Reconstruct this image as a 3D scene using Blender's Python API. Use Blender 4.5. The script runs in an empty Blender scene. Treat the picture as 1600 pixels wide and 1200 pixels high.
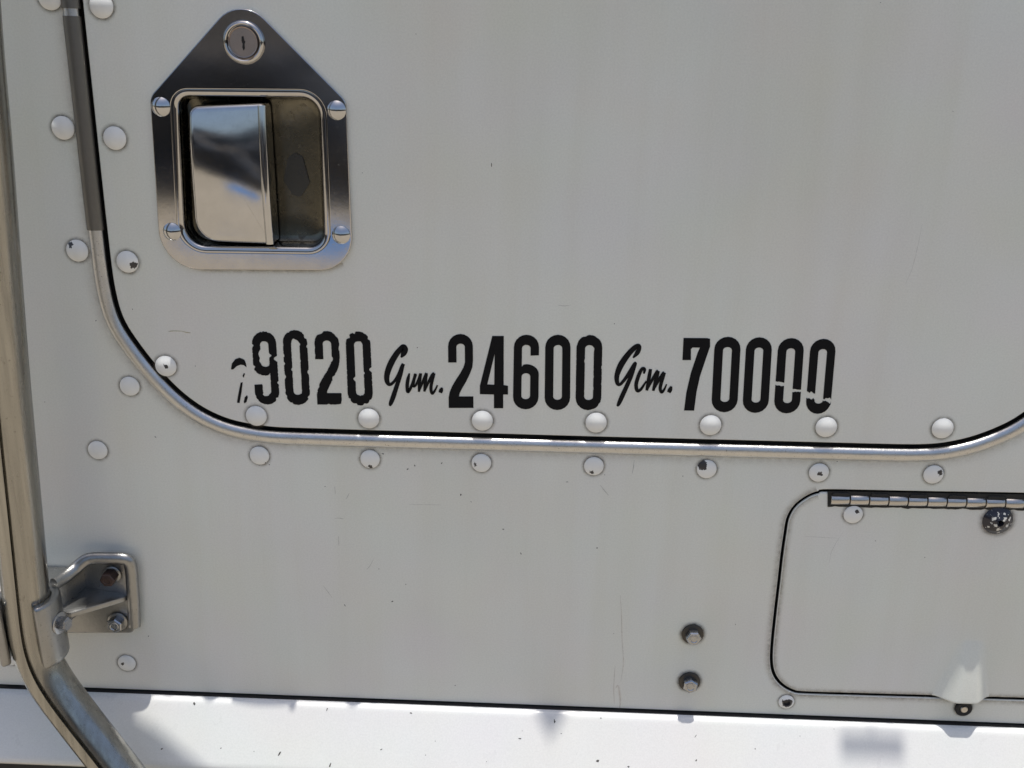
import bpy, bmesh, math, random
from mathutils import Vector, Matrix, noise
random.seed(7)
R = math.radians
scene = bpy.context.scene
COL = scene.collection
# ------------------------------------------------------------------ camera
F_PX = 1511.0                      # focal length in photo pixels (1600 wide)
PITCH, ROLL, YAW = R(18.7), R(1.45), R(1.2)
fwd = Vector((-math.sin(YAW)*math.cos(PITCH), math.cos(YAW)*math.cos(PITCH), -math.sin(PITCH)))
right0 = Vector((math.cos(YAW), math.sin(YAW), 0))
up0 = right0.cross(fwd)
cright = math.cos(ROLL)*right0 + math.sin(ROLL)*up0
cup = -math.sin(ROLL)*right0 + math.cos(ROLL)*up0
ORIGIN = Vector((0, 0, 1.45))      # wall point at the picture's middle; wall is the plane y=0
CAM = ORIGIN - fwd*0.604
cam_d = bpy.data.cameras.new("camera")
cam = bpy.data.objects.new("camera", cam_d); COL.objects.link(cam)
cam.matrix_world = Matrix(((cright.x, cup.x, -fwd.x, CAM.x), (cright.y, cup.y, -fwd.y, CAM.y),
                           (cright.z, cup.z, -fwd.z, CAM.z), (0, 0, 0, 1)))
cam_d.sensor_width = 36; cam_d.lens = 36*F_PX/1600
cam_d.clip_start = 0.02; cam_d.clip_end = 400
scene.camera = cam
# ------------------------------------------------------------------ light
SUN_TILT = 0.13                    # degrees the sun stands behind the plane of the wall
SUN_SIDE = 0.3                     # degrees it leans to the side
world = bpy.data.worlds.new("World"); scene.world = world; world.use_nodes = True
wn = world.node_tree.nodes; wl = world.node_tree.links
sky = wn.new('ShaderNodeTexSky'); sky.sky_type = 'NISHITA'; sky.sun_disc = False
sky.sun_elevation = R(88.3); sky.sun_rotation = R(0.0); sky.dust_density = 3.3; sky.ozone_density = 1.0
wl.new(sky.outputs[0], wn['Background'].inputs[0]); wn['Background'].inputs[1].default_value = 0.125
sun_d = bpy.data.lights.new("sun", 'SUN'); sun_d.energy = 3.6; sun_d.angle = R(0.5); sun_d.color = (1, .965, .9)
sun = bpy.data.objects.new("sun", sun_d); COL.objects.link(sun)
sdir = Vector((math.tan(R(SUN_SIDE)), math.tan(R(SUN_TILT)), 1)).normalized()    # towards the sun
sun.rotation_euler = sdir.to_track_quat('Z', 'Y').to_euler()
sun.location = (0, 0, 4)
vs = scene.view_settings
vs.view_transform = 'Standard'; vs.look = 'None'; vs.exposure = 0.24; vs.gamma = 1.0; vs.use_curve_mapping = False
scene.render.engine = 'CYCLES'
scene.cycles.max_bounces = 8; scene.cycles.transparent_max_bounces = 12

# ------------------------------------------------------------------ helpers
def ray(u, v):
    return (fwd*F_PX + cright*(u-800) - cup*(v-600)).normalized()
def P(u, v, y=0.0):
    """point of the plane y=const (y negative = in front of the wall) seen at photo pixel (u,v)"""
    d = ray(u, v); t = (y - CAM.y)/d.y
    return CAM + d*t
def W(u, v, y=0.0):
    p = P(u, v, y); return (p.x, p.z)
PX = 0.0004                         # metres per photo pixel, about

def mesh_from(verts, faces, smooth=True, uvs=None, recalc=False):
    me = bpy.data.meshes.new('m'); me.from_pydata([tuple(v) for v in verts], [], faces)
    if recalc:
        bm = bmesh.new(); bm.from_mesh(me); bmesh.ops.recalc_face_normals(bm, faces=bm.faces); bm.to_mesh(me); bm.free()
    if smooth:
        for p in me.polygons: p.use_smooth = True
    if uvs:
        l = me.uv_layers.new(name='UVMap')
        for p in me.polygons:
            for li in p.loop_indices: l.data[li].uv = uvs[me.loops[li].vertex_index]
    return me
def wloc(o):
    v = Vector(o.location)
    while o.parent: o = o.parent; v = v + Vector(o.location)
    return v
def obj(name, me, mat, parent=None, loc=(0, 0, 0), label=None):
    me.name = name
    o = bpy.data.objects.new(name, me); COL.objects.link(o)
    mats = mat if isinstance(mat, (list, tuple)) else [mat]
    if len(me.materials) == 0:
        for m in mats: me.materials.append(m)
    o.location = Vector(loc)
    if parent: o.parent = parent; o.location = Vector(loc) - wloc(parent)
    if label: o['label'] = label
    return o
def thing(name, label, cat, loc, group=None):
    o = bpy.data.objects.new(name, None); COL.objects.link(o); o.location = loc; o.empty_display_size = .02
    o['label'] = label; o['category'] = cat; o['kind'] = 'thing'
    if group: o['group'] = group
    return o
def sharp(me, deg=35):
    for p in me.polygons: p.use_smooth = True
    me.set_sharp_from_angle(angle=R(deg))
    return me
def catmull(pts, n=8, closed=False):
    pts = [Vector(p) for p in pts]; out = []; N = len(pts)
    rng = range(N) if closed else range(N-1)
    for i in rng:
        if closed: p0, p1, p2, p3 = pts[(i-1) % N], pts[i], pts[(i+1) % N], pts[(i+2) % N]
        else: p0, p1, p2, p3 = pts[max(i-1, 0)], pts[i], pts[i+1], pts[min(i+2, N-1)]
        for k in range(n):
            t = k/n
            out.append(.5*((2*p1) + (p2-p0)*t + (2*p0-5*p1+4*p2-p3)*t*t + (3*p1-p0-3*p2+p3)*t**3))
    if not closed: out.append(pts[-1])
    return out
def resample(pts, step, closed=False):
    pts = [Vector(p) for p in pts]
    if closed: pts = pts + [pts[0]]
    L = [0]
    for a, b in zip(pts, pts[1:]): L.append(L[-1] + (b-a).length)
    n = max(3, round(L[-1]/step)); out = []; j = 0
    for k in range(n if closed else n+1):
        s = L[-1]*k/n
        while j < len(L)-2 and L[j+1] < s: j += 1
        d = L[j+1]-L[j]
        out.append(pts[j].lerp(pts[j+1], (s-L[j])/d if d > 1e-12 else 0))
    return out
def smooth_pts(pts, it, closed=False):
    for _ in range(it):
        q = list(pts); n = len(q)
        for i in range(n):
            if not closed and i in (0, n-1): continue
            q[i] = pts[i]*.5 + (pts[i-1] + pts[(i+1) % n])*.25
        pts = q
    return pts
def area2(o): return sum(o[i-1][0]*o[i][1] - o[i][0]*o[i-1][1] for i in range(len(o)))/2
def ccw(o): return o if area2(o) > 0 else list(reversed(o))
def offset(o, d):
    """inward offset of a ccw closed outline of (x,z)"""
    n = len(o); out = []
    for i in range(n):
        a = Vector(o[i-1][:2]); b = Vector(o[(i+1) % n][:2]); t = (b-a)
        if t.length < 1e-12: out.append(tuple(o[i])); continue
        t.normalize(); nrm = Vector((-t.y, t.x))
        out.append((o[i][0]+nrm.x*d, o[i][1]+nrm.y*d))
    return out
def round_poly(vs, rs, n=8):
    """closed polygon of 2-D corners with corner radii"""
    out = []; N = len(vs)
    for i in range(N):
        p = Vector(vs[i]); a = (Vector(vs[i-1])-p); b = (Vector(vs[(i+1) % N])-p)
        la, lb = a.length, b.length; a.normalize(); b.normalize(); r = rs[i]
        ang = a.angle(b); d = min(r/math.tan(ang/2), la*.49, lb*.49); r = d*math.tan(ang/2)
        c = p + (a+b).normalized()*(r/math.sin(ang/2))
        s = p + a*d - c; e = p + b*d - c
        tot = math.atan2(s.x*e.y - s.y*e.x, s.dot(e))
        for k in range(n+1):
            w = tot*k/n; cs, sn = math.cos(w), math.sin(w)
            q = c + Vector((s.x*cs - s.y*sn, s.x*sn + s.y*cs)); out.append((q.x, q.y))
    return out
def pxo(pts, y=0.0): return [W(p[0], p[1], y) for p in pts]

def prism(outlines, yf, th, bev=0.0, res=2):
    """filled outlines (first outer, others holes or islands) of (x,z); front face at y=yf, thickness th backwards"""
    cu = bpy.data.curves.new('c', 'CURVE'); cu.dimensions = '2D'; cu.fill_mode = 'BOTH'
    cu.extrude = max(th/2 - bev, 0); cu.bevel_depth = bev; cu.bevel_resolution = res; cu.offset = -bev
    for o in outlines:
        s = cu.splines.new('POLY'); s.points.add(len(o)-1); s.use_cyclic_u = True
        for i, p in enumerate(o): s.points[i].co = (p[0], p[1], 0, 1)
    ob = bpy.data.objects.new('tmp', cu); COL.objects.link(ob)
    dg = bpy.context.evaluated_depsgraph_get()
    me = bpy.data.meshes.new_from_object(ob.evaluated_get(dg))
    bpy.data.objects.remove(ob); bpy.data.curves.remove(cu)
    yc = yf + th/2
    for v in me.vertices:
        x, y, z = v.co; v.co = (x, yc - z, y)
    bm = bmesh.new(); bm.from_mesh(me); bmesh.ops.remove_doubles(bm, verts=bm.verts, dist=1e-7)
    bmesh.ops.recalc_face_normals(bm, faces=bm.faces); bm.to_mesh(me); bm.free()
    me.materials.clear()
    sharp(me, 30)
    for p in me.polygons:
        if abs(p.normal.y) > .9995: p.use_smooth = False
    return me
def rings_mesh(rings, cap=True, closed_back=False):
    """loft between closed rings of 3-D points with equal counts; cap the last with a fan"""
    vs = []; fs = []; n = len(rings[0])
    for r in rings: vs += [tuple(p) for p in r]
    for k in range(len(rings)-1):
        for i in range(n):
            j = (i+1) % n
            fs.append((k*n+i, k*n+j, (k+1)*n+j, (k+1)*n+i))
    if cap:
        c = sum((Vector(p) for p in rings[-1]), Vector())/n; vs.append(tuple(c)); b = (len(rings)-1)*n
        for i in range(n): fs.append((b+i, b+(i+1) % n, len(vs)-1))
    return vs, fs
def ringfill(outline, center, rings, yfun, bev=.0008, back=.004):
    o = ccw(outline); cx, cz = center
    R_ = [[(p[0], yfun(*p)+back, p[1]) for p in o], [(p[0], yfun(*p)+bev, p[1]) for p in o]]
    o1 = offset(o, bev*.35); R_.append([(p[0], yfun(*p)+bev*.35, p[1]) for p in o1])
    o2 = offset(o, bev)
    for k in range(rings):
        t = (1 - k/rings)
        q = [(cx+(p[0]-cx)*t, cz+(p[1]-cz)*t) for p in o2]
        R_.append([(p[0], yfun(*p), p[1]) for p in q])
    vs, fs = rings_mesh(R_)
    return sharp(mesh_from(vs, fs), 50)
def lathe(profile, seg=40, cap=True, mats=None):
    """profile of (radius, height towards camera); axis -Y through the origin; starts at the rim"""
    rings = [[(r*math.cos(2*math.pi*i/seg), -h, r*math.sin(2*math.pi*i/seg)) for i in range(seg)] for r, h in profile]
    vs, fs = rings_mesh(rings, cap)
    me = mesh_from(vs, fs)
    if mats:
        for k, m in enumerate(mats):
            for i in range(seg): me.polygons[k*seg+i].material_index = m
    return sharp(me, 40)
def sweep(path, prof, up=Vector((0, -1, 0)), cap=True):
    """sweep a closed 2-D profile (a: sideways, b: along 'up') along a path"""
    path = [Vector(p) for p in path]; n = len(prof); rings = []
    for i, p in enumerate(path):
        t = (path[min(i+1, len(path)-1)] - path[max(i-1, 0)]).normalized()
        s = t.cross(up).normalized(); u = s.cross(t).normalized()
        rings.append([p + s*a + u*b for a, b in prof])
    vs, fs = rings_mesh(rings, cap=False)
    if cap:
        fs.append(tuple(range(n-1, -1, -1))); b = (len(rings)-1)*n; fs.append(tuple(range(b, b+n)))
    return sharp(mesh_from(vs, fs, recalc=True), 40)
def circ(r, n=24): return [(r*math.cos(2*math.pi*k/n), r*math.sin(2*math.pi*k/n)) for k in range(n)]
def ribbon(path, widths, y=None, n_off=0.0):
    """flat strip lying parallel to the wall along (x,y,z) points; uv.x along in metres, uv.y across 0..1"""
    path = [Vector(p) for p in path]; vs = []; uv = []; fs = []; s = 0
    for i, p in enumerate(path):
        t = (path[min(i+1, len(path)-1)] - path[max(i-1, 0)]); t.y = 0; t.normalize()
        nr = Vector((-t.z, 0, t.x)); w = widths[i] if isinstance(widths, list) else widths
        if i: s += (p-path[i-1]).length
        vs += [p - nr*w*(.5-n_off), p + nr*w*(.5+n_off)]; uv += [(s, 0), (s, 1)]
        if i: k = 2*i; fs.append((k-2, k, k+1, k-1))
    return mesh_from(vs, fs, uvs=uv, recalc=False)
def join(meshes):
    bm = bmesh.new()
    for m in meshes: bm.from_mesh(m)
    me = bpy.data.meshes.new('j'); bm.to_mesh(me); bm.free(); return me
def hexprism(r, h, bev, axis='Y', washer=0):
    """hex head, flat towards -Y, chamfered"""
    rings = []
    for rr, hh in ((r, 0), (r, h-bev), (r-bev*1.2, h)):
        rings.append([(rr*math.cos(R(60*i+12)), -hh, rr*math.sin(R(60*i+12))) for i in range(6)])
    vs, fs = rings_mesh(rings); return sharp(mesh_from(vs, fs), 20)

# ------------------------------------------------------------------ materials
def new_mat(name):
    m = bpy.data.materials.new(name); m.use_nodes = True
    nt = m.node_tree; b = nt.nodes['Principled BSDF']; return m, nt, b
def nd(nt, t, **kw):
    n = nt.nodes.new(t)
    for k, v in kw.items():
        if k in n.inputs: n.inputs[k].default_value = v
        else: setattr(n, k, v)
    return n
def ramp(nt, stops):
    r = nt.nodes.new('ShaderNodeValToRGB'); cr = r.color_ramp
    while len(cr.elements) < len(stops): cr.elements.new(.5)
    for e, (p, c) in zip(cr.elements, stops):
        e.position = p; e.color = c if len(c) == 4 else (*c, 1)
    return r
def mixc(nt, fac, a, b, mode='MIX'):
    m = nt.nodes.new('ShaderNodeMix'); m.data_type = 'RGBA'; m.blend_type = mode
    for k, v in ((0, fac), (6, a), (7, b)):
        if hasattr(v, 'links'): nt.links.new(v, m.inputs[k])
        else: m.inputs[k].default_value = v if k == 0 else (*v, 1)
    return m.outputs[2]
def math_(nt, op, a, b=None, c=None):
    m = nt.nodes.new('ShaderNodeMath'); m.operation = op
    for k, v in enumerate((a, b, c)):
        if v is None: continue
        if hasattr(v, 'links'): nt.links.new(v, m.inputs[k])
        else: m.inputs[k].default_value = v
    return m.outputs[0]
def geo_pos(nt): return nt.nodes.new('ShaderNodeNewGeometry').outputs['Position']
def mapping(nt, vec, scale): 
    m = nt.nodes.new('ShaderNodeMapping'); m.inputs['Scale'].default_value = scale; nt.links.new(vec, m.inputs['Vector']); return m.outputs[0]
def noise_(nt, vec, scale, detail=4, rough=.55, dist=0):
    n = nt.nodes.new('ShaderNodeTexNoise'); n.inputs['Scale'].default_value = scale; n.inputs['Detail'].default_value = detail
    n.inputs['Roughness'].default_value = rough; n.inputs['Distortion'].default_value = dist
    nt.links.new(vec, n.inputs['Vector']); return n.outputs['Fac']

def paint(name, base, rough=.24, dirt=.8, wavy=.30):
    m, nt, b = new_mat(name); pos = geo_pos(nt)
    n1 = noise_(nt, pos, 5, 3); streak = noise_(nt, mapping(nt, pos, (34, 1, 2.2)), 1.0, 4)
    fine = noise_(nt, pos, 900, 2); mid = noise_(nt, pos, 60, 5, .6)
    dirtc = tuple(c*k for c, k in zip(base, (.86, .83, .74)))
    f1 = ramp(nt, [(.42, (0, 0, 0)), (.75, (1, 1, 1))]); nt.links.new(n1, f1.inputs[0])
    f2 = ramp(nt, [(.45, (0, 0, 0)), (.8, (1, 1, 1))]); nt.links.new(streak, f2.inputs[0])
    c = mixc(nt, math_(nt, 'MULTIPLY', f1.outputs[0], .45*dirt), base, dirtc)
    c = mixc(nt, math_(nt, 'MULTIPLY', f2.outputs[0], .40*dirt), c, dirtc)
    g = ramp(nt, [(.3, (.93,)*3), (.7, (1,)*3)]); nt.links.new(fine, g.inputs[0])
    c = mixc(nt, 1.0, c, g.outputs[0], 'MULTIPLY')
    hn = nt.nodes.new('ShaderNodeTexNoise'); hn.inputs['Scale'].default_value = 14; hn.inputs['Detail'].default_value = 2; nt.links.new(pos, hn.inputs['Vector'])
    c = mixc(nt, .16, c, hn.outputs['Color'], 'SOFT_LIGHT')
    nt.links.new(c, b.inputs['Base Color'])
    rr = ramp(nt, [(.3, (rough*.97,)*3), (.7, (rough*1.04,)*3)]); nt.links.new(mid, rr.inputs[0]); nt.links.new(rr.outputs[0], b.inputs['Roughness'])
    bp = nd(nt, 'ShaderNodeBump', Strength=wavy, Distance=.004); nt.links.new(noise_(nt, mapping(nt, pos, (11, 5, 4)), 1.0, 2), bp.inputs['Height'])
    bp2 = nd(nt, 'ShaderNodeBump', Strength=.05, Distance=.0002); nt.links.new(noise_(nt, pos, 700, 2), bp2.inputs['Height'])
    nt.links.new(bp.outputs[0], bp2.inputs['Normal']); nt.links.new(bp2.outputs[0], b.inputs['Normal'])
    b.inputs['Specular IOR Level'].default_value = .45
    return m
def metal(name, base, rough, spots=0.0, grain=0.0, tint=None, metallic=1.0, spot_scale=900, spot_col=(.12, .10, .08)):
    m, nt, b = new_mat(name); pos = geo_pos(nt)
    b.inputs['Metallic'].default_value = metallic
    n = noise_(nt, pos, 120, 5, .6)
    c = mixc(nt, n, base, tint or tuple(x*.8 for x in base))
    if spots:
        s = ramp(nt, [(.60, (0, 0, 0)), (.72, (1, 1, 1))]); nt.links.new(noise_(nt, pos, spot_scale, 4, .7), s.inputs[0])
        fac = math_(nt, 'MULTIPLY', s.outputs[0], spots)
        c = mixc(nt, fac, c, spot_col)
        r = math_(nt, 'ADD', math_(nt, 'MULTIPLY', fac, .4), math_(nt, 'MULTIPLY_ADD', n, rough*.5, rough*.75))
    else: r = math_(nt, 'MULTIPLY_ADD', n, rough*.6, rough*.7)
    nt.links.new(c, b.inputs['Base Color']); nt.links.new(r, b.inputs['Roughness'])
    if grain:
        bp = nd(nt, 'ShaderNodeBump', Strength=grain, Distance=.0004); nt.links.new(noise_(nt, pos, 500, 4, .65), bp.inputs['Height']); nt.links.new(bp.outputs[0], b.inputs['Normal'])
    return m
def ripple(m, scale, strength, dist=.0006):
    nt = m.node_tree; b = nt.nodes['Principled BSDF']; old = b.inputs['Normal'].links[0].from_socket if b.inputs['Normal'].links else None
    bp = nd(nt, 'ShaderNodeBump', Strength=strength, Distance=dist); nt.links.new(noise_(nt, geo_pos(nt), scale, 3), bp.inputs['Height'])
    if old: nt.links.new(old, bp.inputs['Normal'])
    nt.links.new(bp.outputs[0], b.inputs['Normal'])
def plain(name, base, rough=.6, var=.25, scale=200, bump=.0):
    m, nt, b = new_mat(name); pos = geo_pos(nt); n = noise_(nt, pos, scale, 4)
    c = mixc(nt, n, tuple(x*(1-var) for x in base), tuple(min(1, x*(1+var)) for x in base)); nt.links.new(c, b.inputs['Base Color'])
    b.inputs['Roughness'].default_value = rough
    if bump:
        bp = nd(nt, 'ShaderNodeBump', Strength=bump, Distance=.0005); nt.links.new(n, bp.inputs['Height']); nt.links.new(bp.outputs[0], b.inputs['Normal'])
    return m
WHITE = (.78, .79, .735)
M = {}
M['paint'] = paint('aged_white_paint', WHITE)
M['sill'] = paint('sill_white_paint', (.78, .78, .76), .28, .25, .05)
M['chrome'] = metal('chrome', (.57, .56, .55), .08, .30, .010, spot_scale=420, spot_col=(.42, .40, .37))
M['paddle'] = metal('paddle_chrome', (.58, .58, .58), .10, .12, .012, spot_scale=700)
M['dish'] = metal('dull_steel', (.20, .185, .145), .26, .7, .1, tint=(.085, .078, .058), spot_scale=130, spot_col=(.07, .06, .05))
M['alu'] = metal('aged_aluminium', (.66, .66, .65), .36, .9, .35, spot_scale=1100)
M['sleeve'] = metal('grey_sleeve', (.20, .19, .17), .42, .25, .15, metallic=.75)
def rail_metal():
    m, nt, b = new_mat('weathered_rail_aluminium'); pos = geo_pos(nt); b.inputs['Metallic'].default_value = 1
    st = noise_(nt, mapping(nt, pos, (230, 230, 6)), 1.0, 5, .6); sp = noise_(nt, pos, 420, 4, .7); bl = noise_(nt, pos, 22, 3)
    c = mixc(nt, st, (.52, .505, .46), (.15, .145, .13)); f = ramp(nt, [(.62, (0, 0, 0)), (.72, (1, 1, 1))]); nt.links.new(sp, f.inputs[0])
    c = mixc(nt, math_(nt, 'MULTIPLY', f.outputs[0], .6), c, (.10, .085, .07)); nt.links.new(c, b.inputs['Base Color'])
    nt.links.new(math_(nt, 'ADD', math_(nt, 'MULTIPLY_ADD', st, .30, .02), math_(nt, 'MULTIPLY', bl, .18)), b.inputs['Roughness'])
    bp = nd(nt, 'ShaderNodeBump', Strength=.10, Distance=.0004); nt.links.new(st, bp.inputs['Height']); nt.links.new(bp.outputs[0], b.inputs['Normal'])
    return m
M['rail'] = rail_metal()
M['cast'] = metal('cast_aluminium', (.37, .37, .36), .30, .6, .45, spot_scale=600, metallic=.9)
M['steel'] = metal('bolt_steel', (.46, .47, .49), .24, .5, .2, spot_scale=800, spot_col=(.16, .10, .05))
M['rusty'] = metal('rusty_bolt', (.085, .055, .045), .55, .5, .4, spot_scale=900, spot_col=(.25, .05, .04), metallic=.5)
M['washer'] = metal('stained_washer', (.10, .095, .088), .5, .6, .2, spot_col=(.12, .07, .03))
M['hinge'] = metal('hinge_steel', (.60, .58, .55), .30, .4, .1)
M['black'] = plain('black_rubber', (.012, .012, .012), .7)
M['dark'] = plain('dark_void', (.02, .019, .018), .9)
M['vinyl'] = plain('black_vinyl', (.006, .006, .007), .65, .3, 300); M['vinyl'].node_tree.nodes['Principled BSDF'].inputs['Specular IOR Level'].default_value = .15
M['seal'] = plain('black_sealant', (.02, .019, .017), .8, .4, 500, .5)
M['chip'] = plain('bare_chip', (.07, .065, .06), .7, .4, 600)
M['dark_patch'] = metal('dark_patch', (.10, .10, .095), .3, .3)
M['brass'] = metal('worn_lock_face', (.50, .42, .37), .35, .5)
ripple(M['chrome'], 26, .05); ripple(M['paddle'], 40, .06); ripple(M['alu'], 120, .25)
# grime decals: transparent where clean
def grime(name, col, mode, strength):
    m, nt, b = new_mat(name); b.inputs['Base Color'].default_value = (*col, 1); b.inputs['Roughness'].default_value = .75
    pos = geo_pos(nt); n = noise_(nt, pos, 260, 5, .7)
    if mode == 'ribbon':
        uv = nt.nodes.new('ShaderNodeUVMap'); sx = nt.nodes.new('ShaderNodeSeparateXYZ'); nt.links.new(uv.outputs[0], sx.inputs[0])
        a = math_(nt, 'POWER', math_(nt, 'SUBTRACT', 1.0, sx.outputs[1]), 1.8)
    elif mode == 'line':
        uv = nt.nodes.new('ShaderNodeUVMap'); sx = nt.nodes.new('ShaderNodeSeparateXYZ'); nt.links.new(uv.outputs[0], sx.inputs[0])
        a = math_(nt, 'SUBTRACT', 1.0, math_(nt, 'ABSOLUTE', math_(nt, 'MULTIPLY_ADD', sx.outputs[1], 2, -1)))
    else:
        tc = nt.nodes.new('ShaderNodeTexCoord'); ln = nt.nodes.new('ShaderNodeVectorMath'); ln.operation = 'LENGTH'
        nt.links.new(tc.outputs['Object'], ln.inputs[0])
        at = nt.nodes.new('ShaderNodeAttribute'); at.attribute_type = 'OBJECT'; at.attribute_name = 'rim'
        q = math_(nt, 'DIVIDE', ln.outputs['Value'], at.outputs['Fac'])        # 1 at the rim of the head
        rp = ramp(nt, [(0, (1, 1, 1)), (.25, (.75,)*3), (.6, (.22,)*3), (1, (0, 0, 0))])
        nt.links.new(math_(nt, 'MULTIPLY', math_(nt, 'SUBTRACT', q, 1.0), 2.6), rp.inputs[0]); a = rp.outputs[0]
    nr = ramp(nt, [(.25, (.15,)*3), (.65, (1,)*3)]); nt.links.new(n, nr.inputs[0])
    fac = math_(nt, 'MULTIPLY', math_(nt, 'MULTIPLY', a, nr.outputs[0]), strength)
    nt.links.new(fac, b.inputs['Alpha'])
    return m
M['grime_ring'] = grime('rim_grime', (.13, .10, .065), 'ring', .62)
M['grime_edge'] = grime('edge_grime', (.24, .18, .11), 'ribbon', .55)
M['rust_line'] = grime('rust_streak', (.60, .38, .26), 'line', .32)
M['yellow_line'] = grime('yellow_scrape', (.42, .36, .12), 'line', .9)
M['scratch'] = grime('grey_scratch', (.24, .23, .21), 'line', .5)
# rivet paint with an individual chip
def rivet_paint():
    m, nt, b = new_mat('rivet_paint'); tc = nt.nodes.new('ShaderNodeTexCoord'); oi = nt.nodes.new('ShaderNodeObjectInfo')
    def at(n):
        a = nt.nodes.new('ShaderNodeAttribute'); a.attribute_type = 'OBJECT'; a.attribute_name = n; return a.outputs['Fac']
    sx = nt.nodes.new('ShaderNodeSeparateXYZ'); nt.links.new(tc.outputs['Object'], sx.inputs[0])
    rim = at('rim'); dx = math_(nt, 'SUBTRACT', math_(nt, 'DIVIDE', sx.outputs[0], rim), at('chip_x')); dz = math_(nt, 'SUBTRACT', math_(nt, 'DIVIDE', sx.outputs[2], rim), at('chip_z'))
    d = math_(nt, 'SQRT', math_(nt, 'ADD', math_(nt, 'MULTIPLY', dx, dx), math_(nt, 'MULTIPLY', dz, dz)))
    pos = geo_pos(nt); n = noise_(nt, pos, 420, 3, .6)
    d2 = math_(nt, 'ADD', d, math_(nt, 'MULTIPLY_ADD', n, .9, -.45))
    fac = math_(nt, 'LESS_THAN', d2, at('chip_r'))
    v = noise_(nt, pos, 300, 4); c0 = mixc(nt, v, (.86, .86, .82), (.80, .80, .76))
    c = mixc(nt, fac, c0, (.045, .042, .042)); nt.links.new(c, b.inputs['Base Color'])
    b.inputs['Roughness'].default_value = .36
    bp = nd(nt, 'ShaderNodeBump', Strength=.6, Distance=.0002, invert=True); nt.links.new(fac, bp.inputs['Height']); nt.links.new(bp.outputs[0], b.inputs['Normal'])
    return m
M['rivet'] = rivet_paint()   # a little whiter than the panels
def chipped_screw():
    m, nt, b = new_mat('chipped_screw'); pos = geo_pos(nt)
    f = ramp(nt, [(.55, (0, 0, 0)), (.575, (1, 1, 1))]); nt.links.new(noise_(nt, pos, 260, 3, .6), f.inputs[0])
    c = mixc(nt, f.outputs[0], (.022, .022, .03), (.68, .67, .62)); nt.links.new(c, b.inputs['Base Color'])
    b.inputs['Roughness'].default_value = .16
    return m
M['chipped'] = chipped_screw()

# ------------------------------------------------------------------ setting seen in the chrome
def setting():
    m, nt, b = new_mat('dry_yard_gravel'); pos = geo_pos(nt)
    a = noise_(nt, pos, .7, 5); f = noise_(nt, pos, 28, 6, .7)
    c = mixc(nt, a, (.40, .35, .275), (.33, .29, .225)); c = mixc(nt, math_(nt, 'MULTIPLY', f, .45), c, (.16, .13, .09)); nt.links.new(c, b.inputs['Base Color'])
    b.inputs['Roughness'].default_value = .95
    n = 40; s = 150
    me = mesh_from([(-s, -s, 0), (s, -s, 0), (s, s, 0), (-s, s, 0)], [(0, 1, 2, 3)], smooth=False)
    g = obj('ground', me, m); g['kind'] = 'structure'
    # made-up dark backdrop across the yard, there for the chrome to reflect
    m2, nt, b = new_mat('backdrop_dark'); pos = geo_pos(nt)
    rp = ramp(nt, [(.30, (.022, .024, .03)), (.46, (.028, .034, .046)), (.54, (.06, .052, .045)), (.60, (.022, .023, .026)), (.66, (.16, .085, .03)), (.72, (.03, .03, .03)), (.8, (.25, .24, .23))])
    nt.links.new(noise_(nt, mapping(nt, pos, (.35, .35, .9)), 1.0, 5, .65), rp.inputs[0]); c = rp.outputs[0]; nt.links.new(c, b.inputs['Base Color']); b.inputs['Roughness'].default_value = .9
    vs = []; fs = []; nx, nz = 160, 22
    for k in range(nz+1):
        for i in range(nx+1):
            x = -45 + 90*i/nx; t = k/nz
            h = 3.3 + .7*noise.noise(Vector((x*.25, 3, 0)))
            y = -10.2 - 2.8*t*t - .9*noise.noise(Vector((x*.7, t*5, 1))) - .4*noise.noise(Vector((x*2.2, t*14, 4)))
            vs.append((x, y, h*math.sin(t*math.pi/2)))
    for k in range(nz):
        for i in range(nx):
            a0 = k*(nx+1)+i; fs.append((a0, a0+nx+1, a0+nx+2, a0+1))
    o = obj('reflection_backdrop', mesh_from(vs, fs, smooth=False), m2); o['kind'] = 'structure'
    m3 = plain('reflection_blue', (.03, .16, .42), .5, .3, 6)  # blue sheet added out of view so the paddle reflects a blue band
    vs = []; fs = []; n = 14
    for j in range(n+1):
        for i in range(n+1):
            a, b_ = i/n, j/n; e = min(1, 5*min(a, b_, 1-a, 1-b_))
            vs.append((-3.2+1.6*a, -8.9+1.1*b_+.4*a*a, .004+e*(.10+.08*noise.noise(Vector((a*5, b_*5, 2))))))
    for j in range(n):
        for i in range(n): k = j*(n+1)+i; fs.append((k, k+1, k+n+2, k+n+1))
    t = obj('reflection_sheet', mesh_from(vs, fs), m3, None); t['label'] = 'crumpled blue sheet added on the ground to be mirrored low in the chrome paddle'; t['category'] = 'reflection_sheet'
setting()

# ------------------------------------------------------------------ outlines on the wall
TRIM_PX = [(61, -560), (83, -260), (109, 0), (120, 100), (131, 200), (142, 300), (152, 385), (161, 450), (176, 503), (205, 548), (238, 589), (275, 626),
           (315, 654), (358, 672), (398, 680), (430, 684), (500, 686.5), (580, 689), (770, 694.2), (936, 699), (1130, 704), (1300, 708.5), (1400, 711),
           (1440, 711), (1475, 708.5), (1525, 697.5), (1575, 678), (1600, 664), (1640, 634), (1675, 595), (1705, 540), (1722, 470), (1730, 400), (1770, 0), (1795, -260), (1818, -560)]
trim_path = resample(catmull([(*W(u, v), 0) for u, v in TRIM_PX], 10), .004)
trim_path = smooth_pts(trim_path, 3)
trim2 = [(p.x, p.y) for p in trim_path]
xl, xr = trim2[0][0], trim2[-1][0]; ztop = trim2[0][1]
opening = ccw(trim2)                                  # closes along the straight top
d_in = offset(opening, .0072)
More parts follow.
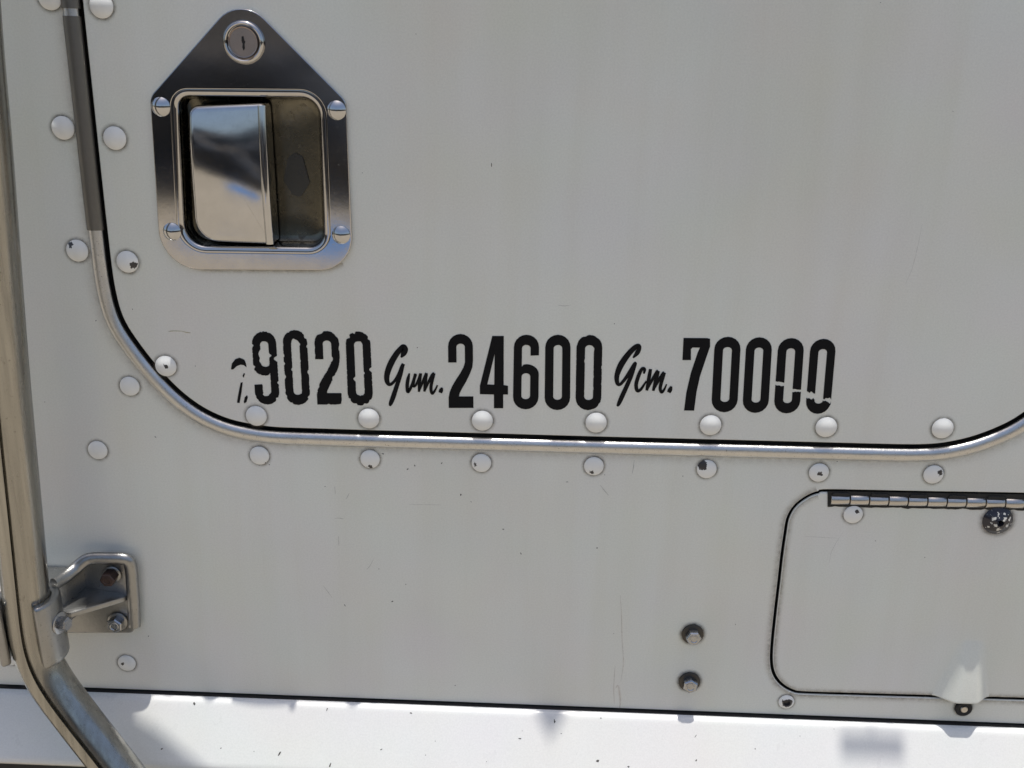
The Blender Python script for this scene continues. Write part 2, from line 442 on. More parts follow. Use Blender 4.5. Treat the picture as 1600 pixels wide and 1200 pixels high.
door_out = [(p[0], min(p[1], ztop-.004)) for p in d_in[3:-3]]

HATCH_PX = [(1297, 767), (1282, 769), (1267, 773.5), (1250, 784), (1238, 796.5), (1230.5, 812), (1227, 832), (1221.5, 870), (1217, 910), (1212, 952), (1206.5, 1005),
            (1205.5, 1035), (1210, 1055), (1222, 1070.5), (1240, 1080.5), (1258.7, 1083), (1337, 1085.5), (1442, 1088.5), (1600, 1093), (1770, 1098), (1800, 1090), (1815, 1060), (1822, 1000), (1850, 850), (1850, 800), (1825, 780), (1790, 777), (1600, 772.5), (1450, 770)]
hatch_c = [(p.x, p.y) for p in resample(catmull([(*W(u, v), 0) for u, v in HATCH_PX], 6, True), .0022, True)]
hatch_c = ccw(hatch_c)
hatch_hole = offset(hatch_c, -.0010); hatch_out = offset(hatch_c, .0012)
z_seam = sum(W(u, v)[1] for u, v in ((0, 1073), (600, 1094), (1180, 1115), (1600, 1126)))/4
print('seam z', [round(W(u, v)[1], 4) for u, v in ((0, 1073), (600, 1094), (1180, 1115), (1600, 1126))])
print('rivet row', [tuple(round(c, 4) for c in W(u, v)) for u, v in ((400, 650), (576, 654), (753, 658), (931, 661), (1110, 665), (1291, 668), (1473, 670))])
print('trim', [tuple(round(c, 4) for c in W(u, v)) for u, v in TRIM_PX])
XL, XR = -.75, .95
Z_TOP = ztop + .02
# ------------------------------------------------------------------ truck cab
def box(x0, x1, y0, y1, z0, z1):
    vs = [(x, y, z) for z in (z0, z1) for y in (y0, y1) for x in (x0, x1)]
    return mesh_from(vs, [(0, 2, 3, 1), (4, 5, 7, 6), (0, 1, 5, 4), (2, 6, 7, 3), (0, 4, 6, 2), (1, 3, 7, 5)], smooth=False)
cab = thing('truck_cab', 'white painted riveted side of a truck cab around the door, with pale sill below', 'truck', (0, .4, 0))
panel = obj('side_panel', prism([[(XL, z_seam), (XR, z_seam), (XR, Z_TOP), (XL, Z_TOP)], opening, hatch_hole], 0, .0016, .0005), M['paint'], cab)
# dark structure behind the gaps
def box(x0, x1, y0, y1, z0, z1):
    vs = [(x, y, z) for z in (z0, z1) for y in (y0, y1) for x in (x0, x1)]
    return mesh_from(vs, [(0, 2, 3, 1), (4, 5, 7, 6), (0, 1, 5, 4), (2, 6, 7, 3), (0, 4, 6, 2), (1, 3, 7, 5)], smooth=False)
obj('inner_frame', box(XL, XR, .0125, 1.4, .85, Z_TOP+.0), M['dark'], cab)
# sill
SA = R(60)                          # slope of the sill face below the horizontal
SY, SZ = -.0078, z_seam-.0054
def sill_pt(u, v, lift=0.0):
    d = ray(u, v); n = Vector((0, -math.sin(SA), math.cos(SA))); p0 = Vector((0, SY, SZ)) + n*lift
    return CAM + d*((p0-CAM).dot(n)/d.dot(n))
end = sill_pt(90, 1187); z_end = end.z; y_end = end.y
cs = [(.012, z_seam-.0014), (-.0027, z_seam-.0014), (-.0042, z_seam-.0017), (-.0058, z_seam-.0025), (-.0068, z_seam-.0037), (SY, SZ)]
steps = 14
for k in range(1, steps+1):
    t = k/steps; cs.append((SY+(y_end-SY)*t, SZ+(z_end-SZ)*t))
cs += [(y_end-.0008, z_end-.003), (y_end+.001, z_end-.006), (y_end+.006, z_end-.0065), (.012, z_end-.0065)]
vs, fs = [], []; nx = 60
for i in range(nx+1):
    x = XL+(XR-XL)*i/nx
    for y, z in cs: vs.append((x, y, z))
m_ = len(cs)
for i in range(nx):
    for k in range(m_-1): a = i*m_+k; fs.append((a, a+1, a+m_+1, a+m_))
obj('sill', sharp(mesh_from(vs, fs, recalc=False), 60), M['sill'], cab)
obj('seam_shade', box(XL, XR, -.0026, .010, z_seam-.004, z_seam-.0010), M['black'], cab)  # black strip standing in for the shade in the gap above the sill
obj('chassis_skirt', box(XL, XR, .004, .012, .9, z_end-.004), M['black'], cab)

# trim bead with its sleeve
def bead(path, r, flat=.72):
    return sweep([(p[0], .0006, p[1]) for p in path], [(a, b*flat) for a, b in circ(r, 20)])
trim = obj('door_trim', bead(trim2, .0044), M['alu'], cab, label='bright aluminium bead round the door opening')
z18, z370 = W(112, 19)[1], W(150, 368)[1]
sl = [p for p in trim2[:len(trim2)//2] if z370 < p[1] < z18]
obj('trim_sleeve', bead(sl, .0051), M['sleeve'], trim, label='dark grey sleeve over the upright part of the bead')
sl2 = [p for p in trim2[:len(trim2)//2] if p[1] > z18+.0012]
obj('trim_sleeve', bead(sl2, .0053), M['sleeve'], trim, label='dark grey sleeve over the upright part of the bead')
sl3 = [p for p in trim2[:len(trim2)//2] if W(156, 420)[1] < p[1] <= z370]

# rivets
RR = 17.0*PX*.985
def rivet_mesh(r, h):
    prof = [(r*1.42, .00012), (r*1.2, .00014), (r*1.0, .00016), (r*.995, .0005)] + [(r*math.cos(R(a)), .0005+h*math.sin(R(a))) for a in (12, 25, 40, 55, 70, 82)]
    prof += [(r*.06, .0005+h)]
    return lathe(prof, 40, True, [1, 1])
# flatter dome: parabola
def rivet_mesh2(r, h):
    prof = [(r*1.40, .00012), (r*1.2, .00014), (r*1.0, .00016), (r*.99, .0006)] + [(r*q, .0006+h*(1-q**2.2)) for q in (.94, .86, .76, .64, .5, .36, .2, .08)]
    return lathe(prof, 40, True, [1, 1])
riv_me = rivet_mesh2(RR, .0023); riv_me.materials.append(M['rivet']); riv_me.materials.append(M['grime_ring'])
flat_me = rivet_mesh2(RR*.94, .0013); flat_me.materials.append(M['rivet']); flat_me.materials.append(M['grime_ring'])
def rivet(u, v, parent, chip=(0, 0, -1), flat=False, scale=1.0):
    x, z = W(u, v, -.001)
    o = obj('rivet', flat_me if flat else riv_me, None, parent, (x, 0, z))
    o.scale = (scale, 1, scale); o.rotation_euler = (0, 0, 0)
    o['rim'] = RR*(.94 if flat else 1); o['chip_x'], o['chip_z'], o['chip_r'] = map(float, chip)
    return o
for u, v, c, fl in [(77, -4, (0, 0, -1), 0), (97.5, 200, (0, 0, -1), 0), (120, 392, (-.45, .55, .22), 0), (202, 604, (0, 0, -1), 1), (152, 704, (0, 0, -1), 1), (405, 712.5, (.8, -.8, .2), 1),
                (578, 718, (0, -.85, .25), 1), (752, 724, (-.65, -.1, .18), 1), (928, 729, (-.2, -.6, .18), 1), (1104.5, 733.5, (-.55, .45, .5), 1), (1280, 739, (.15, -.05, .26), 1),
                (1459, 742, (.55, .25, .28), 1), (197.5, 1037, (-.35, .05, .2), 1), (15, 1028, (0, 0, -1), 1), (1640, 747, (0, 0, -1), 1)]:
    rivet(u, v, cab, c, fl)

# hex bolts with washers
def hex_bolt(u, v, parent, rw=18.5, rh=13.2, hh=.0058, mat='steel', wmat='washer', y=0.0, name='hex_bolt', rot=0.0, sub=True):
    x, z = W(u, v, y-.003)
    w = lathe([(rw*PX*1.35, .00012), (rw*PX, .00016), (rw*PX, .0011), (rw*PX*.93, .0014), (rw*PX*.3, .0014)], 32, False, [1])
    w.materials.append(M[wmat]); w.materials.append(M['grime_ring'])
    h = hexprism(rh*PX, hh, .0007)
    # slightly dished, stamped face
    b = obj(name, h, M[mat], parent, (x, y-.0010, z)); b.rotation_euler = (0, rot, 0)
    wo = obj('washer', w, None, b, (x, y, z)); wo['rim'] = rw*PX
    ring = lathe([(rh*PX*.62, 0), (rh*PX*.60, .0004), (rh*PX*.5, .0005), (rh*PX*.42, .0001)], 20, False)
    obj('stamping', ring, M[mat], b, (x, y-.0010-hh+.0001, z))
    return b
hex_bolt(1083, 994, cab, rot=.2); hex_bolt(1078, 1068.5, cab, rot=-.25)

# small screw in the strip under the hatch
def star_screw(u, v, r, parent, name, mat, y=0.0, dome=.0018, socket=.42, stain=True, label=None):
    x, z = W(u, v, y-.001)
    rr = r*PX
    prof = ([(rr*1.4, .00012), (rr*1.0, .00016)] if stain else [(rr, -.001)]) + [(rr, .0006)] + [(rr*q, .0006+dome*(1-q**2.2)) for q in (.93, .82, .68, socket+.03)]
    prof += [(rr*socket, .0004+dome*.8), (rr*socket*.9, .0003), (rr*.05, .0003)]
    me = lathe(prof, 36, True, [1] if stain else None)
    me.materials.append(mat); me.materials.append(M['grime_ring'])
    o = obj(name, me, None, parent, (x, y, z), label=label); o['rim'] = rr; o['chip_x'], o['chip_z'], o['chip_r'] = 0.0, 0.0, .62
    return o
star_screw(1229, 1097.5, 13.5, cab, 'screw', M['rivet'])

# ------------------------------------------------------------------ cab door
door = thing('riveted_door', 'white riveted truck cab door with chrome paddle handle and black weight lettering', 'door', (*(Vector((0, .002, 0)).xy), z_seam+.12))
rec_o = ccw(round_poly(pxo([(268, 139), (509.5, 141), (518, 396), (281, 393)]), [26*PX, 36*PX, 34*PX, 40*PX], 8))
rec_o = [(p.x, p.y) for p in resample([(*p, 0) for p in rec_o], .0012, True)]
obj('door_panel', prism([door_out, offset(rec_o, -.0012)], 0, .0020, .0007), M['paint'], door)
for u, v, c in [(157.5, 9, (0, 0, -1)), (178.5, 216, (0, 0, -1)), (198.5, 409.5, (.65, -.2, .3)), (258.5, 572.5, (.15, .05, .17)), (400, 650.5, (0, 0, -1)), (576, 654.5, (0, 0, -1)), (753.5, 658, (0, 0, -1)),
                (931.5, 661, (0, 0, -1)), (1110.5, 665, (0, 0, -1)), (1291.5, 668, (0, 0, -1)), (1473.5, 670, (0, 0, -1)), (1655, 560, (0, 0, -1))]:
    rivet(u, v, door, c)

# ---- lettering (thin black vinyl)
def arc(cx, cy, rx, ry, a0, a1, n=10): return [(cx+rx*math.cos(R(a0+(a1-a0)*k/n)), cy+ry*math.sin(R(a0+(a1-a0)*k/n))) for k in range(n+1)]
IN0, IN1, RY, IRY = .335, .675, .165, .045
def g_zero():
    o = arc(.5, RY, .5, RY, 180, 360) + arc(.5, 1-RY, .5, RY, 0, 180)
    cx, rx = (IN0+IN1)/2, (IN1-IN0)/2
    i = arc(cx, .135+IRY, rx, IRY, 180, 360) + arc(cx, .865-IRY, rx, IRY, 0, 180)
    return [o, i]
def g_zero_cut(tl, tr, upper, jag=.012):
    cx, rx = (IN0+IN1)/2, (IN1-IN0)/2; rnd = random.Random(int(tl*1000))
    def j(x0, x1, t0, t1): return [(x0+(x1-x0)*k/6, t0+(t1-t0)*k/6+rnd.uniform(-jag, jag)) for k in range(7)]
    if upper:
        return [arc(.5, RY, .5, RY, 180, 360) + j(1, IN1, tr, tr-.01) + arc(cx, .135+IRY, rx, IRY, 360, 180) + j(IN0, 0, tl+.015, tl)]
    tin = .865-IRY
    return [j(0, IN0, tl, min(tl+.02, tin)) + arc(cx, tin, rx, IRY, 180, 0) + j(IN1, 1, min(tr, tin), tr) + arc(.5, 1-RY, .5, RY, 0, 180)]
def g_nine():
    cx, rx = (IN0+IN1)/2, (IN1-IN0)/2
    o = [(0, .725)] + arc(.5, 1-RY, .5, RY, 180, 0) + arc(.5, RY, .5, RY, 360, 180) + arc(.5, .47, .5, .135, 180, 92) + [(.6, .60), (IN1, .572)] + arc(cx, .865-IRY, rx, IRY, 0, 180) + [(IN0, .72)]
    i = arc(cx, .135+IRY, rx, IRY, 180, 360) + arc(cx, .485-IRY, rx, IRY, 0, 180)
    return [o, i]
def g_six(): return [[(1-a, 1-b) for a, b in reversed(p)] for p in g_nine()]
def g_two():
    cx, rx = (IN0+IN1)/2, (IN1-IN0)/2
    o = [(0, .385)] + arc(.5, RY, .5, RY, 180, 360) + [(1.0, .36), (.97, .45), (.88, .53), (.72, .64), (.56, .73), (.45, .80), (.42, .845), (1, .845), (1, 1), (0, 1), (0, .86), (.04, .79), (.14, .71), (.30, .62), (.48, .53), (.61, .45), (IN1, .38)]
    o += arc(cx, .13+IRY, rx, IRY, 360, 180) + [(IN0, .385)]
    return [o]
def g_four():
    return [[(.44, 0), (.85, 0), (.845, .68), (1, .69), (1, .81), (.83, .81), (.83, 1), (.50, 1), (.50, .81), (0, .805), (0, .69)], [(.525, .25), (.51, .675), (.265, .67)]]
def tear(o, amp, seed, hole=False):
    pts = resample([Vector((a, b*3.0, 0)) for a, b in o], .03, True)
    q = [(p.x, p.y) for p in pts]; flip = area2(q) < 0
    if flip: q.reverse()
    n = len(q); out = []
    for i in range(n):
        t = Vector(q[(i+1) % n])-Vector(q[i-1]); t = t.normalized() if t.length > 1e-9 else Vector((1, 0)); nr = Vector((-t.y, t.x))
        x, y = q[i]; f = noise.noise(Vector((x*4.5, y*4.5, seed))); f2 = noise.noise(Vector((x*15, y*15, seed+5)))
        k = max(0, f-.26)*amp*8.5 + max(0, f2-.12)*amp*1.6
        if hole: k = -k*.8
        out.append((x+nr.x*k, (y+nr.y*k)/3.0))
    return out
def digit(quad, glyph, crop, torn=0.0, seed=0, label=None, extra=None):
    ox, oy, s = crop; (ax, ay), (bx, by), (cx_, cy_), (dx, dy) = quad
    def mp(p):
        a, b = p
        X = (ax*(1-a)+bx*a)*(1-b)+(cx_*(1-a)+dx*a)*b; Y = (ay*(1-a)+by*a)*(1-b)+(cy_*(1-a)+dy*a)*b
        return W(ox+X/s, oy+Y/s)
    outs = []
    for gl in glyph:
        for io, o in enumerate(gl):
            o = tear(o, torn, seed, io > 0) if torn else o
            outs.append([mp(p) for p in o])
    return obj('digit', prism(outs, -.00022, .0003), M['vinyl'], door, label=label)
def quad(tl, tr, bl, br): return (tl, tr, bl, br)
A = (340, 500, 5.0); B = (580, 500, 4.2105); C = (930, 500, 4.0)
digit(quad((262, 92), (452, 85), (298, 662), (488, 658)), [g_nine()], A, .035, 1, 'tattered black 9 with ragged edges')
digit(quad((505, 78), (695, 78), (535, 665), (727, 662)), [g_zero()], A, .028, 12.3, 'ragged edged black 0 after the 9')
digit(quad((752, 85), (945, 85), (780, 660), (972, 660)), [g_two()], A, .02, 23.7, 'ragged edged black 2')
digit(quad((998, 88), (1190, 88), (1020, 668), (1217, 668)), [g_zero()], A, .03, 4.1, 'ragged edged black 0 before the first script word')
digit(quad((505, 92), (668, 92), (510, 578), (673, 578)), [g_two()], B)
digit(quad((715, 105), (900, 105), (715, 580), (900, 580)), [g_four()], B)
digit(quad((940, 97), (1105, 97), (932, 587), (1100, 587)), [g_six()], B)
digit(quad((1146, 97), (1312, 97), (1140, 592), (1308, 592)), [g_zero()], B)
digit(quad((1352, 98), (1522, 98), (1343, 593), (1512, 593)), [g_zero()], B, .010, 8.8)
seven = [[(552, 112), (700, 113), (718, 118), (718, 165), (692, 240), (655, 350), (633, 450), (618, 566), (555, 565), (570, 450), (598, 330), (640, 205), (655, 172), (607, 172), (598, 182), (598, 250), (545, 250)]]
digit(quad((0, 0), (1, 0), (0, 1), (1, 1)), [seven], C)
digit(quad((748, 105), (912, 105), (724, 576), (886, 576)), [g_zero()], C)
digit(quad((946, 108), (1108, 108), (918, 580), (1080, 580)), [g_zero()], C)
digit(quad((1146, 113), (1308, 113), (1114, 583), (1276, 583)), [g_zero_cut(.575, .685, True, .004), g_zero_cut(.622, .715, False, .006)], C, label='black 0 split by a thin tear')
digit(quad((1348, 118), (1508, 118), (1312, 586), (1466, 586)), [g_zero_cut(.705, .80, True, .016), g_zero_cut(.785, .865, False, .012)], C, label='last black 0 with a torn away band')
def stroke(pts, crop, k):
    ox, oy, s = crop
    c = catmull([(p[0], p[1], p[2]) for p in pts], 6); L, Rr = [], []
    for i, p in enumerate(c):
        t = c[min(i+1, len(c)-1)] - c[max(i-1, 0)]; t.z = 0
        t = t.normalized() if t.length else Vector((1, 0, 0)); w = p.z*.80
        # broad pen held at an angle
        L.append((p.x - t.y*w, p.y + t.x*w)); Rr.append((p.x + t.y*w, p.y - t.x*w))
    vs = []; fs = []
    for a, b in zip(L, Rr):
        for q in (a, b):
            x, z = W(ox+q[0]/s, oy+q[1]/s); vs.append((x, -.0002-.00001*k, z))
    for i in range(len(L)-1): fs.append((2*i, 2*i+2, 2*i+3, 2*i+1))
    return mesh_from(vs, fs, smooth=False)
def letter(strokes, crop, k0):
    return obj('letter', join([stroke(s, crop, k0+i) for i, s in enumerate(strokes)]), M['vinyl'], door)
G1 = [[(196, 246, 6), (212, 222, 22), (222, 195, 26), (212, 178, 24), (196, 188, 22), (165, 225, 24), (130, 285, 26), (106, 350, 24), (104, 400, 20), (122, 424, 14), (150, 405, 12), (180, 360, 14), (204, 305, 16), (213, 288, 14)],
      [(212, 288, 12), (192, 360, 17), (168, 435, 18), (145, 505, 20), (128, 550, 16), (124, 566, 6)]]
V1 = [[(252, 350, 6), (243, 385, 14), (237, 430, 15), (241, 472, 13), (258, 450, 12), (278, 400, 12), (292, 356, 14)]]
M1 = [[(292, 352, 10), (280, 400, 13), (276, 432, 12), (292, 430, 10), (312, 390, 11), (326, 352, 13)], [(326, 350, 12), (318, 410, 13), (314, 472, 9)], [(314, 470, 7), (336, 415, 11), (360, 360, 13), (366, 350, 11)],
      [(366, 350, 10), (356, 410, 13), (350, 470, 9)], [(350, 470, 7), (374, 415, 11), (402, 362, 13), (416, 350, 11)], [(416, 350, 10), (400, 405, 13), (393, 452, 13), (402, 482, 12), (420, 462, 9), (436, 428, 6)]]
D1 = [[(466, 444, 8), (460, 462, 17), (454, 478, 14)]]
letter(G1, B, 0); letter(V1, B, 3); letter(M1, B, 5); letter(D1, B, 11)
G2 = [[(236, 236, 6), (262, 205, 18), (276, 172, 16), (266, 160, 16), (240, 178, 20), (200, 222, 22), (160, 282, 24), (136, 345, 20), (138, 392, 16), (155, 402, 12), (185, 370, 13), (220, 318, 15), (246, 276, 15), (256, 264, 9)],
      [(252, 270, 12), (226, 345, 16), (196, 415, 17), (164, 485, 18), (146, 525, 14), (136, 538, 6)]]
C2 = [[(304, 335, 7), (308, 308, 13), (292, 306, 13), (272, 345, 15), (256, 400, 15), (262, 440, 14), (284, 434, 11), (310, 396, 8), (320, 380, 5)]]
M2 = [[(346, 306, 12), (336, 360, 15), (322, 440, 11)], [(322, 440, 7), (348, 388, 11), (382, 330, 13), (394, 316, 12)], [(394, 318, 13), (378, 380, 15), (362, 442, 10)], [(362, 440, 7), (390, 388, 11), (420, 340, 13), (432, 326, 11)],
      [(433, 328, 12), (416, 380, 14), (406, 425, 13), (414, 450, 12), (430, 436, 9), (446, 400, 5)]]
D2 = [[(476, 414, 8), (468, 434, 17), (459, 452, 14)]]
letter(G2, C, 0); letter(C2, C, 3); letter(M2, C, 5); letter(D2, C, 11)
frag = [[(105, 385), (112, 340), (140, 305), (170, 295), (192, 302), (210, 312), (222, 340), (226, 368), (205, 352), (180, 348), (150, 360), (122, 386)], [(203, 450), (195, 436), (205, 415), (215, 420)],
        [(152, 645), (160, 590), (180, 490), (196, 485), (188, 560), (172, 648)], [(205, 640), (213, 602), (230, 588), (237, 603), (226, 640), (211, 651)]]
obj('letter_fragment', prism([[W(340+a/5, 500+b/5) for a, b in o] for o in frag], -.00022, .0003), M['vinyl'], door, label='torn remains of a script word before the 9')

# unseen plates above the door, added to cast soft shadows on the sill
def hull_prism(top, th, bev=.0008):
    """horizontal web: list of (x,y,z) top points, extruded downwards"""
    n = len(top); vs = [tuple(p) for p in top]+[(p[0], p[1], p[2]-th) for p in top]
    fs = [tuple(range(n)), tuple(range(2*n-1, n-1, -1))]+[(i, (i+1) % n, n+(i+1) % n, n+i) for i in range(n)]
    me = mesh_from(vs, fs, smooth=False, recalc=True); bm = bmesh.new(); bm.from_mesh(me)
    bmesh.ops.bevel(bm, geom=list(bm.edges), offset=bev, segments=2, affect='EDGES', profile=.5); bm.to_mesh(me); bm.free(); return sharp(me, 30)
def stay(u0, u1, plan):
    """upright stay added out of view; its small plate over the wall face casts a sill shadow"""
    x = (W(u0, 1150)[0]+W(u1, 1150)[0])/2; z1 = z_seam+1.15
    m_a = box(x-.006, x+.006, .004, .010, ztop-.1, z1)
    obj('shadow_stay', join([m_a, hull_prism([(px_, py_, z1) for px_, py_ in plan(x)], .02, .0002)]), M['alu'], door)
hw = (W(1416, 1160)[0]-W(1318, 1160)[0])/2
stay(1318, 1416, lambda x: [(x-.0012, .004), (x-.0006, -.0059), (x-hw, -.0060), (x-hw, -.0138), (x+hw, -.0138), (x+hw, -.0060), (x+.0006, -.0059), (x+.0012, .004)])
stay(872, 872, lambda x: [(x-.011, .004), (x-.011, -.003), (x, -.0118), (x+.011, -.003), (x+.011, .004)])
# ---- paddle handle
plate_o = round_poly(pxo([(377, -9), (541.5, 157), (553, 421.5), (253.5, 420), (236.5, 151)]), [46*PX, 18*PX, 52*PX, 58*PX, 22*PX], 10)
YP = -.0024
handle = obj('door_handle', prism([plate_o, rec_o], YP, .0022, .0006, 3), M['chrome'], door, label='chrome paddle handle backplate with pointed top')
fil = .0046; rings = []
for a in range(0, 91, 15):
    o = offset(rec_o, fil*math.sin(R(a))*1.0); yy = YP - .0006*math.sin(R(a*2)) + fil*(1-math.cos(R(a)))
    rings.append([(p[0], yy, p[1]) for p in o])
for dd, oo in ((.009, .0051), (.0125, .0056)): rings.append([(p[0], YP+dd, p[1]) for p in offset(rec_o, oo)])
vs, fs = rings_mesh(rings, cap=False); obj('recess_lip', sharp(mesh_from(vs, fs), 60), M['chrome'], handle)
oc = offset(rec_o, .0055); cxz = (sum(p[0] for p in oc)/len(oc), sum(p[1] for p in oc)/len(oc))
rings = [[(p[0], YP+.0118, p[1]) for p in oc]]
for t, dy in ((.97, .0128), (.92, .0134), (.6, .0137), (.3, .0138)): rings.append([(cxz[0]+(p[0]-cxz[0])*t, YP+dy, cxz[1]+(p[1]-cxz[1])*t) for p in oc])
vs, fs = rings_mesh(rings); obj('recess_dish', mesh_from(vs, fs), M['dish'], handle)
obj('recess_patch', prism([[W(u, v, YP+.013) for u, v in round_poly([(450, 246), (461, 238), (473, 246), (484, 286), (470, 308), (457, 304), (443, 283)], [5]*7, 4)]], YP+.0130, .0003), M['dark_patch'], handle, label='dark drop shaped patch in the recess')  # darker drop shape lying on the recess floor
# paddle
pad_o = ccw(round_poly(pxo([(293, 165), (414, 160), (428.5, 381.5), (306, 376)], YP), [15*PX, 8*PX, 5*PX, 34*PX], 8))
pad_o = [(p.x, p.y) for p in resample([(*p, 0) for p in pad_o], .0008, True)]
pz0 = min(p[1] for p in pad_o); pz1 = max(p[1] for p in pad_o); px0 = min(p[0] for p in pad_o); px1 = max(p[0] for p in pad_o)
def pad_y(x, z):
    t = (z-pz0)/(pz1-pz0); s = (x-px0)/(px1-px0)
    return YP - .0032 + .0018*(t-.30)**2*2 + .0028*max(0, t-.66)**2/.1156*.52 - .0009*t + .0010*(2*s-1)**2 + .0004*math.sin(7*t+2*s)
rings = [[(p[0], YP+.0115, p[1]) for p in pad_o], [(p[0], pad_y(*p)+.0030, p[1]) for p in pad_o]]
for a in (20, 40, 60, 78):
    o = offset(pad_o, .0028*(1-math.cos(R(a)))); rings.append([(p[0], pad_y(*p)+.0030*(1-math.sin(R(a))), p[1]) for p in o])
o = offset(pad_o, .0026); pc = (sum(p[0] for p in o)/len(o), sum(p[1] for p in o)/len(o))
for k in range(22):
    t = 1-k/22; q = [(pc[0]+(p[0]-pc[0])*t, pc[1]+(p[1]-pc[1])*t) for p in o]; rings.append([(p[0], pad_y(*p), p[1]) for p in q])
vs, fs = rings_mesh(rings); obj('paddle', sharp(mesh_from(vs, fs), 60), M['paddle'], handle, label='curved mirror chrome pull paddle')
# raised lip along the free edge of the paddle
e0, e1 = W(407, 164, YP), W(421, 379, YP)
edge = []
for k in range(25):
    t = k/24; x = e0[0]+(e1[0]-e0[0])*t; z = e0[1]+(e1[1]-e0[1])*t; edge.append((x+.0008, pad_y(x, z)-.0000, z-.0004))
obj('paddle_lip', sweep(edge, [(a*1.15, b*.9) for a, b in circ(.0022, 16)]), M['paddle'], handle)
# screws
dome = lathe([(13.5*PX, -.0005), (13.5*PX, .0005)] + [(13.5*PX*q, .0005+.0024*(1-q*q)) for q in (.92, .8, .66, .5, .34, .18, .06)], 32)
dome.materials.append(M['paddle'])
for u, v in ((250.5, 167), (525.5, 172.5), (268, 362.5), (532.5, 367.5)):
    x, z = W(u, v, YP-.001); obj('screw', dome, None, handle, (x, YP, z))
# lock
x, z = W(380, 66, YP-.002); q = PX
obj('lock_bezel', lathe([(29.5*q, -.0003), (29*q, .0014), (27*q, .0026), (25*q, .0029), (23.6*q, .0025), (23.2*q, .0008), (21.5*q, .0006)], 48, False), M['chrome'], handle, (x, YP, z))
lb = obj('lock_barrel', lathe([(21.2*q, .0003), (21.2*q, .0022), (20.4*q, .0027), (19.6*q, .0026), (19.2*q, .0021), (1*q, .0021)], 48), M['brass'], handle, (x, YP, z))
kh = [(-1.6, 7.5), (1.0, 8), (1.8, 3), (3.2, 0.5), (1.6, -2), (1.9, -8), (-.2, -11), (-1.5, -7), (-.8, -2), (-2, 1.5)]
obj('keyhole', prism([[(x+a*q, z+b*q) for a, b in kh]], YP-.00235, .0003), M['dark'], handle)

# ------------------------------------------------------------------ storage hatch
hx = W(1502, 1091)[0]; hz_b = W(1513, 1090)[1]; hz_t = W(1508, 1000)[1]
hatch = thing('storage_hatch', 'white rounded locker hatch with steel piano hinge at lower right', 'hatch', (*(Vector((W(1500, 930)[0], .002))), hz_b))
def bulge(x, z):
    t = min(1, max(0, (hz_t-z)/(hz_t-hz_b)))
    if t <= 0: return 0.0
    dx = (x-hx); wl_ = .0215*(.45+.55*t); wr_ = .0195*(.50+.50*t)
    s = max(0, 1-abs(dx)/(wl_ if dx < 0 else wr_)); s = min(1, s*1.35); s = s*s*(3-2*s)
    tt = t*(1.3-.3*t)
    return -.0088*tt*s
hc = (hx-.01, (hz_b*.45 + W(1500, 780)[1]*.55))
hatch_d = [(p.x, p.y) for p in resample([(*p, 0) for p in hatch_out], .0009, True)]
obj('hatch_panel', ringfill(hatch_d, hc, 90, bulge, .0006, .0016), M['paint'], hatch, label='white hatch skin bent outwards above its latch')
# piano hinge
h0 = P(1297, 779, .0014); h1 = P(1597, 785.5, .0014); hd = (h1-h0); nk = 10; klen = hd.length/9.93; hd.normalize()
leaf_pts = pxo([(1293, 767.5), (1600, 772.5), (1800, 778)]) 
low = []
for k in range(90):
    t = k/89; u = 1800-(1800-1293)*t; v = 801-(801-791.0)*t + 2.6*noise.noise(Vector((u*.09, 0, 2))) + 1.2*noise.noise(Vector((u*.3, 0, 5)))
    low.append(W(u, v))
hinge = obj('hinge', prism([leaf_pts+low], -.0005, .0008), M['seal'], hatch, label='black sealant bed of the piano hinge')
kprof = [(r_, l_) for r_, l_ in ((.0036, 0), (.0038, .0002), (.0038, klen-.0011), (.0036, klen-.0009))]
kr = []
for r_, l_ in kprof: kr.append([(l_, -r_*math.cos(2*math.pi*i/20), r_*math.sin(2*math.pi*i/20)) for i in range(20)])
vs, fs = rings_mesh(kr, cap=True); c0 = len(vs); vs.append((0, 0, 0)); fs += [((i+1) % 20, i, c0) for i in range(20)]
kn = sharp(mesh_from(vs, fs, recalc=True), 50); kn.materials.append(M['hinge'])
for k in range(14):
    o = obj('hinge_knuckle', kn, None, hinge, h0 + hd*klen*k); o.rotation_euler = (0, -math.atan2(hd.z, hd.x), 0)
tabm = prism([[(0, 0), (klen*.94, 0), (klen*.86, .0021), (klen*.06, .0021)]], -.0016, .0014, .0003); tabm.materials.append(M['seal'])
for k in range(0, 14, 2): 
    p = h0 + hd*klen*k; o = obj('hinge_tab', tabm, None, hinge, (p.x, 0, p.z+.0031)); o.rotation_euler = (0, -math.atan2(hd.z, hd.x), 0)
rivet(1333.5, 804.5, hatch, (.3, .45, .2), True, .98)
o = star_screw(1559.5, 814, 24, hatch, 'screw', M['chipped'], 0, .0042, .2, label='large dark screw head with flaking white paint under the hinge'); o['chip_x'], o['chip_z'], o['chip_r'] = .22, .2, .95
# latch button under the bent edge
x, z = W(1505.5, 1107, -.001)
lm = lathe([(16*PX*1.25, .00012), (14.5*PX, .0002), (14.5*PX, .0016), (12.5*PX, .0022), (6.5*PX, .0018), (5.5*PX, .0026), (1*PX, .0028)], 28, True, [1, 0, 0, 0, 2, 2, 2])
for m in (M['black'], M['grime_ring'], M['hinge']): lm.materials.append(m)
o = obj('latch_button', lm, None, hatch, (x, 0, z)); o['rim'] = 14.5*PX

